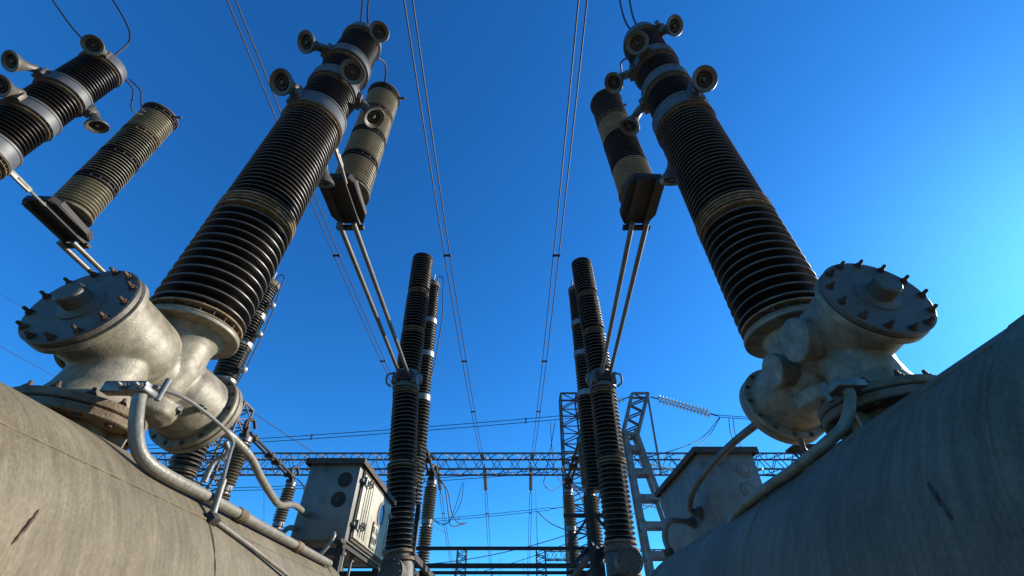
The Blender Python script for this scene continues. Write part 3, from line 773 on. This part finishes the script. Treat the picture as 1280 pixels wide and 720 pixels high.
# ------------------------------------------------------------------ disconnectors: two posts and the arm between them
def disconnector(X, Y1, Y2, z1, z2, label, x2=None):
    x2 = X if x2 is None else x2
    root = thing('disconnector', (X, (Y1 + Y2) / 2, -CZ), label, 'disconnector', 'disconnectors beyond the breakers')
    for (x_, Y, z, r_) in ((X, Y1, z1, .155), (x2, Y2, z2, .15)):
        zb = 1.55; h = (z - zb) / 2
        c = MB()
        for k in range(2):
            c.lathe((x_, Y, zb + k * h + .05), (0, 0, 1), shed_profile(h - .12, r_ * .62, r_, .055), 32)
        c.build('post_insulator', 'glaze_brown', root)
        for zz in (zb, zb + h - .06, z - .06): MB().lathe((x_, Y, zz), (0, 0, 1), [(r_ * .6, 0), (r_ * .8, .01), (r_ * .8, .10), (r_ * .6, .115)], 24).build('post_cap', 'galv', root)
        MB().box((x_ + .10, Y, zb + h), (.07, .08, .09), bev=.01).build('side_lug', 'galv', root)
        c = MB(); c.box((x_, Y, z + .05), (.16, .28, .07), bev=.01); c.box((x_ + .03, Y - .1, z + .14), (.08, .10, .14), bev=.01)
        c.tube(spline([(x_, Y - .12, z + .10), (x_, Y - .18, z + .30), (x_ + .05, Y - .05, z + .38), (x_ + .09, Y + .05, z + .24)], 6), .035, 8)
        c.build('terminal_clamp', 'dark_steel', root)
    c = MB(); A = V((X, Y1, z1 + .14)); B = V((x2, Y2, z2 + .14))
    c.cyl(A + V((-.05, 0, 0)), B + V((-.05, 0, 0)), .028, 10); c.cyl(A + V((.06, 0, .0)), B + V((.06, 0, 0)), .028, 10)
    for t in (.1, .45, .6, .9): c.box(vl(A, B, t), (.20, .12, .10), bev=.01)
    c.build('contact_arm', 'dark_steel', root)
    c = MB(); c.tube(spline([B + V((.1, 0, 0)), B + V((.3, .1, -.2)), B + V((.45, .2, -.8)), B + V((.5, .5, -.95)), B + V((.8, .9, -.8))], 8), .012, 6)
    c.tube(spline([B + V((.1, .1, 0)), B + V((.36, .2, -.25)), B + V((.5, .3, -.7)), B + V((.62, .6, -.85)), B + V((.8, .9, -.8))], 8), .012, 6); c.build('tail_wire', 'wire', root)
    return root
disconnector(-5.4, 8.6, 11.1, 3.42, 3.3, 'disconnector seen between the left pipes and the left cabinet, its arm slanting')
disconnector(-1.9, 8.45, 10.7, 3.38, 3.22, 'disconnector standing just right of the left cabinet, arm slanting down between two brown posts')
disconnector(1.52, 9.0, 11.3, 3.55, 3.2, 'disconnector tucked left of the tall right rear column, two brown-grey ribbed posts', x2=1.38)

# ------------------------------------------------------------------ support frame carrying the disconnectors
fr = thing('equipment_frame', (-1.9, 10, -CZ), 'low dark steel frame of three long level rails along the bottom edge of the picture', 'steel frame')
for Y, z, h_ in ((8.75, 1.53, .05), (10.55, 1.53, .085), (11.45, 1.53, .06)):
    c = MB(); c.box((-1.9, Y, z), (7.6, .06, h_)); c.build('rail', 'dark_steel', fr)
for X in (-5.4, -1.9, 1.5):
    c = MB()
    for Y in (8.5, 9.0, 10.8, 11.3): c.bar((X, Y, -CZ), (X, Y, 1.48), .09, .09)
    for xx in (-.15, .15): c.bar((X + xx, 8.2, 1.43), (X + xx, 11.6, 1.43), .08, .1)
    c.bar((X, 9.0, -1.3), (X, 10.8, 1.3), .05); c.bar((X, 10.8, -1.3), (X, 9.0, 1.3), .05)
    c.build('frame_trestle', 'dark_steel', fr)
c = MB(); 
for k in range(7):
    x = 1.0 + .14 * k; c.bar((x, 8.1, 1.2 + .15 * (k % 3)), (x + .3, 8.9, 1.5 + .12 * (k % 2)), .05)
c.bar((.9, 8.3, 1.95), (1.9, 8.3, 1.95), .06); c.bar((.95, 8.3, 1.5), (1.35, 8.3, 1.95), .04); c.bar((1.9, 8.3, 1.4), (1.45, 8.3, 1.95), .04); c.bar((1.0, 8.3, 1.2), (1.0, 8.3, 1.7), .05)
c.bar((1.3, 8.2, .9), (1.3, 8.2, 2.25), .07); c.bar((1.62, 8.2, .9), (1.62, 8.2, 2.0), .06)
c.build('drive_linkage', 'dark_steel', fr)
for x_, y_, z_ in ((.6, 9.4, 1.35), (1.0, 9.4, 1.5)):
    pass

# ------------------------------------------------------------------ lattice work
def truss_faces(mb, c4a, c4b, n, w, faces=(0, 1, 2, 3), vert=False):
    """zigzags between chords running from corners c4a to c4b"""
    for q in faces:
        a0, b0, a1, b1 = V(c4a[q]), V(c4a[(q + 1) % 4]), V(c4b[q]), V(c4b[(q + 1) % 4])
        for k in range(n):
            t0, t1 = k / n, (k + 1) / n; tm = (t0 + t1) / 2
            mb.bar(vl(a0, a1, t0), vl(b0, b1, tm), w); mb.bar(vl(b0, b1, tm), vl(a0, a1, t1), w)
            if vert: mb.bar(vl(a0, a1, t0), vl(b0, b1, t0), w)
BY, BZ = 32, 10.9
beam = thing('lattice_beam', (0, BY, BZ), 'long dark lattice girder crossing level behind everything low in the sky', 'lattice girder')
x0, x1 = -27.0, 30.0; hy, hz = .65, .55
ca = [(x0, BY - hy, BZ - hz), (x0, BY - hy, BZ + hz), (x0, BY + hy, BZ + hz), (x0, BY + hy, BZ - hz)]
cbb = [(x1, p[1], p[2]) for p in ca]
c = MB()
for p, q in zip(ca, cbb): c.bar(p, q, .10)
c.build('chords', 'lattice', beam)
c = MB(); truss_faces(c, ca, cbb, 44, .045); c.build('lacing', 'lattice', beam)

def lattice_tower(x, y, zb, zt, wb, wt, n, label, w=.10, arm=None, name='lattice_tower', group='lattice towers'):
    root = thing(name, (x, y, zb), label, 'lattice tower', group)
    A = [(x + sx * wb / 2, y + sy * wb / 2, zb) for sx, sy in ((-1, -1), (1, -1), (1, 1), (-1, 1))]
    B = [(x + sx * wt / 2, y + sy * wt / 2, zt) for sx, sy in ((-1, -1), (1, -1), (1, 1), (-1, 1))]
    c = MB()
    for p, q in zip(A, B): c.bar(p, q, w)
    c.build('tower_legs', 'lattice', root)
    c = MB(); truss_faces(c, A, B, n, w * .55, vert=True)
    for k in range(4): c.bar(B[k], B[(k + 1) % 4], w)
    c.build('lacing', 'lattice', root)
    return root
lattice_tower(-21.6, BY, -CZ, 15.4, 3.0, 1.5, 12, 'wide dark lattice tower at left carrying the girder, seen between the column and the cables', w=.13)
lattice_tower(4.5, BY, -CZ, 16.2, 2.2, 1.25, 13, 'narrow lattice tower rising above the girder left of the tall right rear column', w=.12)
lattice_tower(27.5, BY, -CZ, 15.4, 3.0, 1.5, 12, 'lattice tower carrying the hidden right end of the girder behind the right tank', w=.13)
# platform brackets on the girder, right
pf = thing('beam_platform', (21.2, BY - 1, BZ), 'small dark platform with braces hung on the girder just left of the right valve', 'platform')
c = MB(); c.box((21.2, BY - 1.1, BZ + .75), (2.6, 1.3, .12)); c.build('deck', 'dark_steel', pf)
c = MB(); 
for sx in (-1, 1): c.bar((21.2 + sx, BY - 1.5, BZ + .7), (21.2 + sx * .4, BY - .7, BZ - 1.3), .12); c.bar((21.2 + sx, BY - .8, BZ + .7), (21.2 - sx * .2, BY - .8, BZ - 2.0), .10)
c.build('brace', 'dark_steel', pf)

# far masts
lattice_tower(-8.0, 80, -CZ, 14.0, 1.6, 1.4, 14, 'far small lattice mast below the left hanging insulator string', w=.16, name='lattice_mast', group='far small lattice masts')
lattice_tower(4.6, 80, -CZ, 14.0, 1.6, 1.4, 14, 'far small lattice mast right of the second wire pair, with a thin spike', w=.16, name='lattice_mast', group='far small lattice masts')
fb = thing('far_girder', (10, 80, 13.6), 'thin far lattice girder reaching right from the spiked far mast', 'lattice girder')
fa = [(5.4, 79.3, 12.4), (5.4, 79.3, 13.7), (5.4, 80.7, 13.7), (5.4, 80.7, 12.4)]; fb2 = [(30, p[1], p[2]) for p in fa]
c = MB(); [c.bar(p, q, .14) for p, q in zip(fa, fb2)]; truss_faces(c, fa, fb2, 18, .07); c.build('girder_truss', 'lattice', fb)
sp = MB(); sp.tube([(4.1, 80, 14.0), (4.1, 80, 23)], [.07, .02], 6); tag(sp.build('lightning_spike', 'lattice'), 'thin vertical spike on top of the far mast near the picture centre', 'lightning rod')

# ------------------------------------------------------------------ batten-plate posts at right with their forked heads
def batten_post(x, y, zt, label, w=.0):
    root = thing('batten_post', (x, y, -CZ), label, 'steel post', 'batten plate posts in line')
    zn = zt - 2.0
    H = []
    for sx in (-1, 1):
        for sy in (-1, 1):
            a_ = V((x + sx * 1.0 + .1, y + sy * .4, -CZ)); b_ = V((x + sx * .24 - .72, y + sy * .28, zn + .1)); H.append((a_, b_))
    for a_, b_ in H: MB().bar(a_, b_, .17, .12).build('leg', 'post', root)
    for k in range(9):
        c = MB(); t = (k + .6) / 9.4
        for i, j in ((0, 2), (1, 3), (0, 1), (2, 3)):
            p, q = vl(*H[i], t), vl(*H[j], t); c.bar(p, q, .05, .22)
            dd = (q - p).normalized() * min(.16, (q - p).length / 3)
            c.bar(vl(*H[i], t + .028), p + dd, .04, .08); c.bar(vl(*H[i], t - .028), p + dd, .04, .08)
        c.build('batten_plate', 'post', root)
    # head: slender lattice outrigger leaning towards the line
    c = MB()
    hb = [(x - 1.08, y - .3, zn - .1), (x - .40, y - .3, zn - .1), (x - .40, y + .3, zn - .1), (x - 1.08, y + .3, zn - .1)]
    ht = [(x - .28, y - .25, zt), (x + .52, y - .25, zt), (x + .52, y + .25, zt), (x - .28, y + .25, zt)]
    for p, q in zip(hb, ht): c.bar(p, q, .11)
    for k in range(4): c.bar(ht[k], ht[(k + 1) % 4], .10); c.bar(hb[k], hb[(k + 1) % 4], .12)
    c.bar((x - .3, y - .25, zt), (x - 1.55, y - .3, zn - 1.0), .10); c.bar((x - 1.55, y - .3, zn - 1.0), (x - .95, y - .3, zn - 1.5), .08)
    c.bar((x + .45, y - .25, zt - .2), (x + .25, y - .3, zn - 1.9), .08)
    c.build('forked_head', 'post', root)
    c = MB(); truss_faces(c, hb, ht, 3, .055); c.build('lacing', 'lattice', root)
    return root
batten_post(6.30, 20, 10.2, 'grey steel post with forked head, right of the tall right rear column')

# ------------------------------------------------------------------ insulator strings and wires
def P(px, py, Y):
    """point seen in direction (px, py) at forward distance Y; used to lay the distant spans"""
    c_, s_ = math.cos(R(41)), math.sin(R(41))
    X = (px - 640) / 540; up = (360 - py) / 540
    ry, rz = c_ - up * s_, s_ + up * c_
    t = Y / ry
    return V((X * t, Y, rz * t))
def string(A, B, label, n=14, r=.13, m='glass_disc', group='insulator strings', twin=False):
    A, B = V(A), V(B); d = (B - A).normalized(); L = (B - A).length
    root = thing('insulator_string', A, label, 'insulator string', group)
    e = .12 * L
    offs = [V((0, 0, 0))]
    if twin: offs = [V((0, 0, .11)), V((0, 0, -.11))]
    for o in offs:
        c = MB(); p = (L - 2 * e) / n
        for k in range(n):
            c.lathe(A + o + d * (e + k * p), d, [(.025, 0), (.04, .02), (r * .8, .05), (r, .065), (r * .92, .075), (.03, .06), (.02, p * .95)], 16)
        c.build('discs', m, root)
    MB().cyl(A, A + d * e, .03, 8).build('end_fitting', 'wire', root); MB().cyl(B - d * e, B, .035, 8).build('end_fitting', 'wire', root)
    return root
def wire(pts, label, r=.014, cat='wire', m='wire', group=None, name='overhead_wire', n=6):
    return tag(MB().tube(pts, r, n).build(name, m), label, cat, group)
def twin(A, B, sag, off, label, r=.016, group='twin conductor spans', spacers=()):
    A, B, off = V(A), V(B), V(off)
    root = thing('twin_conductor', A, label, 'overhead line', group)
    pa = sagline(A - off, B - off, sag, 40); pb = sagline(A + off, B + off, sag, 40)
    MB().tube(pa, r, 6).build('conductor', 'wire', root); MB().tube(pb, r, 6).build('conductor', 'wire', root)
    for t in spacers:
        i = int(t * 40); c = MB(); c.bar(pa[i], pb[i], .05); c.box(pa[i], (.06, .09, .06)); c.box(pb[i], (.06, .09, .06)); c.build('spacer', 'wire', root)
    return root
# three spans running forward overhead, dead-ended on the girder, then going on beyond it
for x, dz, lab, labb in ((-5.55, 0, 'leftmost twin line running overhead past the left column down to the girder', 'leftmost thin twin span falling away beyond the girder, right of the left cabinet'),
                   (-2.05, .0, 'middle twin line running overhead left of centre to the girder', 'middle thin twin span falling away beyond the girder near the picture centre'),
                   (1.40, .0, 'right twin line running overhead right of centre to the girder', 'right thin twin span falling away beyond the girder, right of centre')):
    A = V((x, -14, 11.2)); B = V((x, BY - 3.0, BZ - .35))
    twin(A, B, 1.1, (.085, 0, 0), lab, r=.017, spacers=(.55, .7, .83))
    wh = {-5.55: 'behind the left rear column', -2.05: 'left of centre', 1.40: 'right of centre'}[x]
    string(B, (x, BY - .7, BZ + .1), 'near-side insulator string tying the forward twin line to the girder, ' + wh, n=15, r=.13, m='glaze_brown')
    C2 = V((x + .05, BY + 3.6, BZ - 1.0))
    string((x, BY + .7, BZ + .3), C2, 'far-side insulator string hanging just below the girder, ' + wh, n=15, r=.14, m='glaze_tan')
    twin(C2, (x + .3, 80, 12.6), 5.2, (.09, 0, 0), labb, r=.02, spacers=(.05, .3, .55))
# cross spans on the row of posts
G3 = 'cross spans hung on the steel posts'
pl = P(787, 496, 20)
s1 = P(722, 520, 20); string(pl, s1, 'pale glass insulator string on the left of the forked post head', n=12, r=.14)
s2 = P(898, 520, 20); string(P(813, 496, 20), s2, 'sunlit glass insulator string slanting right from the forked post head', n=15, r=.14, twin=True)
twin(s1, P(40, 566, 20), .15, (0, 0, .09), 'upper twin cable crossing nearly level from the post to the far left', r=.016, group=G3, spacers=(.1, .5))
twin(s2, P(1300, 538, 20), .15, (0, 0, .05), 'twin cable running right from the post behind the right valve body', r=.016, group=G3)
# second and third phases further on, each on its own post
for (Y, lx, ly, tl, ext, zt, rx, ry) in ((26, 738, 573, (690, 588), (150, 614), None, 848, 589), (35, 742, 628, (688, 636), (300, 662), None, 850, 640)):
    nm = 'second' if Y == 26 else 'third'
    A = P(lx + 10, ly, Y); B = P(*tl, Y)
    string(A, B, nm + ' glass insulator string left of the posts, ' + ('level with the girder' if Y == 26 else 'below the girder'), n=12, r=.14)
    twin(B, P(*ext, Y), .25, (0, 0, .08), ('twin cable just under the girder crossing level to the left' if Y == 26 else 'low twin cable crossing left to right beneath the girder'), r=.018, group=G3, spacers=(.3, .6))
    A2 = P(lx + 55, ly + 2, Y); B2 = P(rx, ry, Y)
    string(A2, B2, nm + ' glass insulator string right of the near post, ' + ('over the girder' if Y == 26 else 'low beside the right cabinet'), n=12, r=.14)
    wire(sagline(B2, P(1200, ry + 6, Y), .2), nm + ' cable running right from its glass string behind the right cabinet', r=.03, group=G3)
    pt = vl(A, A2, .5); batten_post(pt.x - .1, Y, pt.z + .1, nm + ' grey steel post of the line, mostly hidden behind the nearest one')
# droppers
GD = 'dropper cables'
def dropper(pts, lab, Y=20, r=.018): wire(spline([P(a, b, Y + e) for a, b, e in pts], 8), lab, r=r, group=GD, name='dropper_cable')
dropper([(688, 528, 0), (690, 560, 1), (694, 590, 2), (706, 602, 3), (722, 575, 4)], 'left dropper cable below the upper twin cable beside the lattice tower')
dropper([(694, 527, 0), (684, 585, 1), (680, 605, 2), (692, 613, 3), (708, 600, 4)], 'looped dropper cable hanging beside the brown posts left of the right rear column')
dropper([(578, 603, 6), (572, 625, 6), (562, 650, 7), (550, 656, 8), (536, 640, 8)], 'dropper cable from the girder-level span to the lower cable right of the left cabinet')
dropper([(580, 603, 6), (576, 628, 6), (565, 648, 7), (556, 655, 7), (540, 650, 8)], 'second dropper cable curving beside the first right of the left cabinet')
dropper([(900, 521, 0), (880, 545, 0), (850, 560, -1), (800, 574, -2)], 'dropper cable curving left from the sunlit string to the cabinet roof')
dropper([(900, 522, 0), (888, 542, 0), (868, 562, -1), (850, 575, -2)], 'shorter dropper cable curving left below the sunlit string')
dropper([(911, 522, 0), (913, 540, 0), (921, 562, 0), (930, 590, 0)], 'left of two steep dropper cables above the right cabinet')
dropper([(916, 522, 0), (919, 542, 0), (928, 562, 0), (938, 590, 0)], 'right of two steep dropper cables above the right cabinet')
dropper([(672, 640, 12), (690, 655, 13), (715, 665, 13), (730, 668, 14)], 'low slack cable left of the brown posts under the third string', r=.03)
# wires rising from the breaker tops out of the frame
GT = 'wires rising from the breaker tops'
def topwire(a, b, c_, lab):
    wire(spline([a, b, c_], 10), lab, r=.012, group=GT, name='top_wire', n=8)
topwire((-1.96, 2.04, 6.16), (-2.05, 1.95, 6.75), (-2.2, 1.6, 8.2), 'left wire of the pair rising from the cap of the sunlit breaker column')
topwire((-1.84, 2.04, 6.16), (-1.97, 1.95, 6.75), (-2.1, 1.6, 8.2), 'right wire of the pair rising from the cap of the sunlit breaker column')
topwire((1.54, 2.04, 6.14), (1.50, 1.97, 6.7), (1.55, 1.7, 8.2), 'left wire of the pair rising from the cap of the backlit breaker column')
topwire((1.66, 2.04, 6.14), (1.63, 1.97, 6.7), (1.72, 1.7, 8.2), 'right wire of the pair rising from the cap of the backlit breaker column')
topwire((-5.46, 2.34, 6.14), (-5.9, 2.15, 6.45), (-6.7, 1.9, 7.3), 'left wire arching up from the slanting top at the upper left corner')
topwire((-5.34, 2.34, 6.14), (-5.42, 2.25, 6.75), (-6.3, 1.9, 7.9), 'right wire arching up from the slanting top at the upper left corner')
# thin shield wires
wire(sagline(P(300, 505, 32), P(560, 668, 80), .3), 'thin earth wire slanting down right from the top of the left lattice tower', r=.03, cat='wire')
wire(sagline(P(-60, 400, 18), P(200, 543, 32), .0), 'lower thin wire at the left edge slanting down behind the bolted cover', r=.012)
wire(sagline(P(-60, 335, 18), P(160, 455, 30), .0), 'upper thin wire at the left edge slanting down behind the bolted cover', r=.012)
wire(sagline(P(600, 715, 60), P(860, 608, 36), .6), 'thin slack wire rising to the right behind the low brown posts', r=.03)
wire(sagline(P(520, 706, 30), P(760, 650, 26), .4), 'dark slack cable rising right just above the lowest frame rail', r=.02)
wire(sagline(P(330, 590, 50), P(330, 720, 50), .0), 'thin plumb wire seen left of the left cabinet', r=.02)
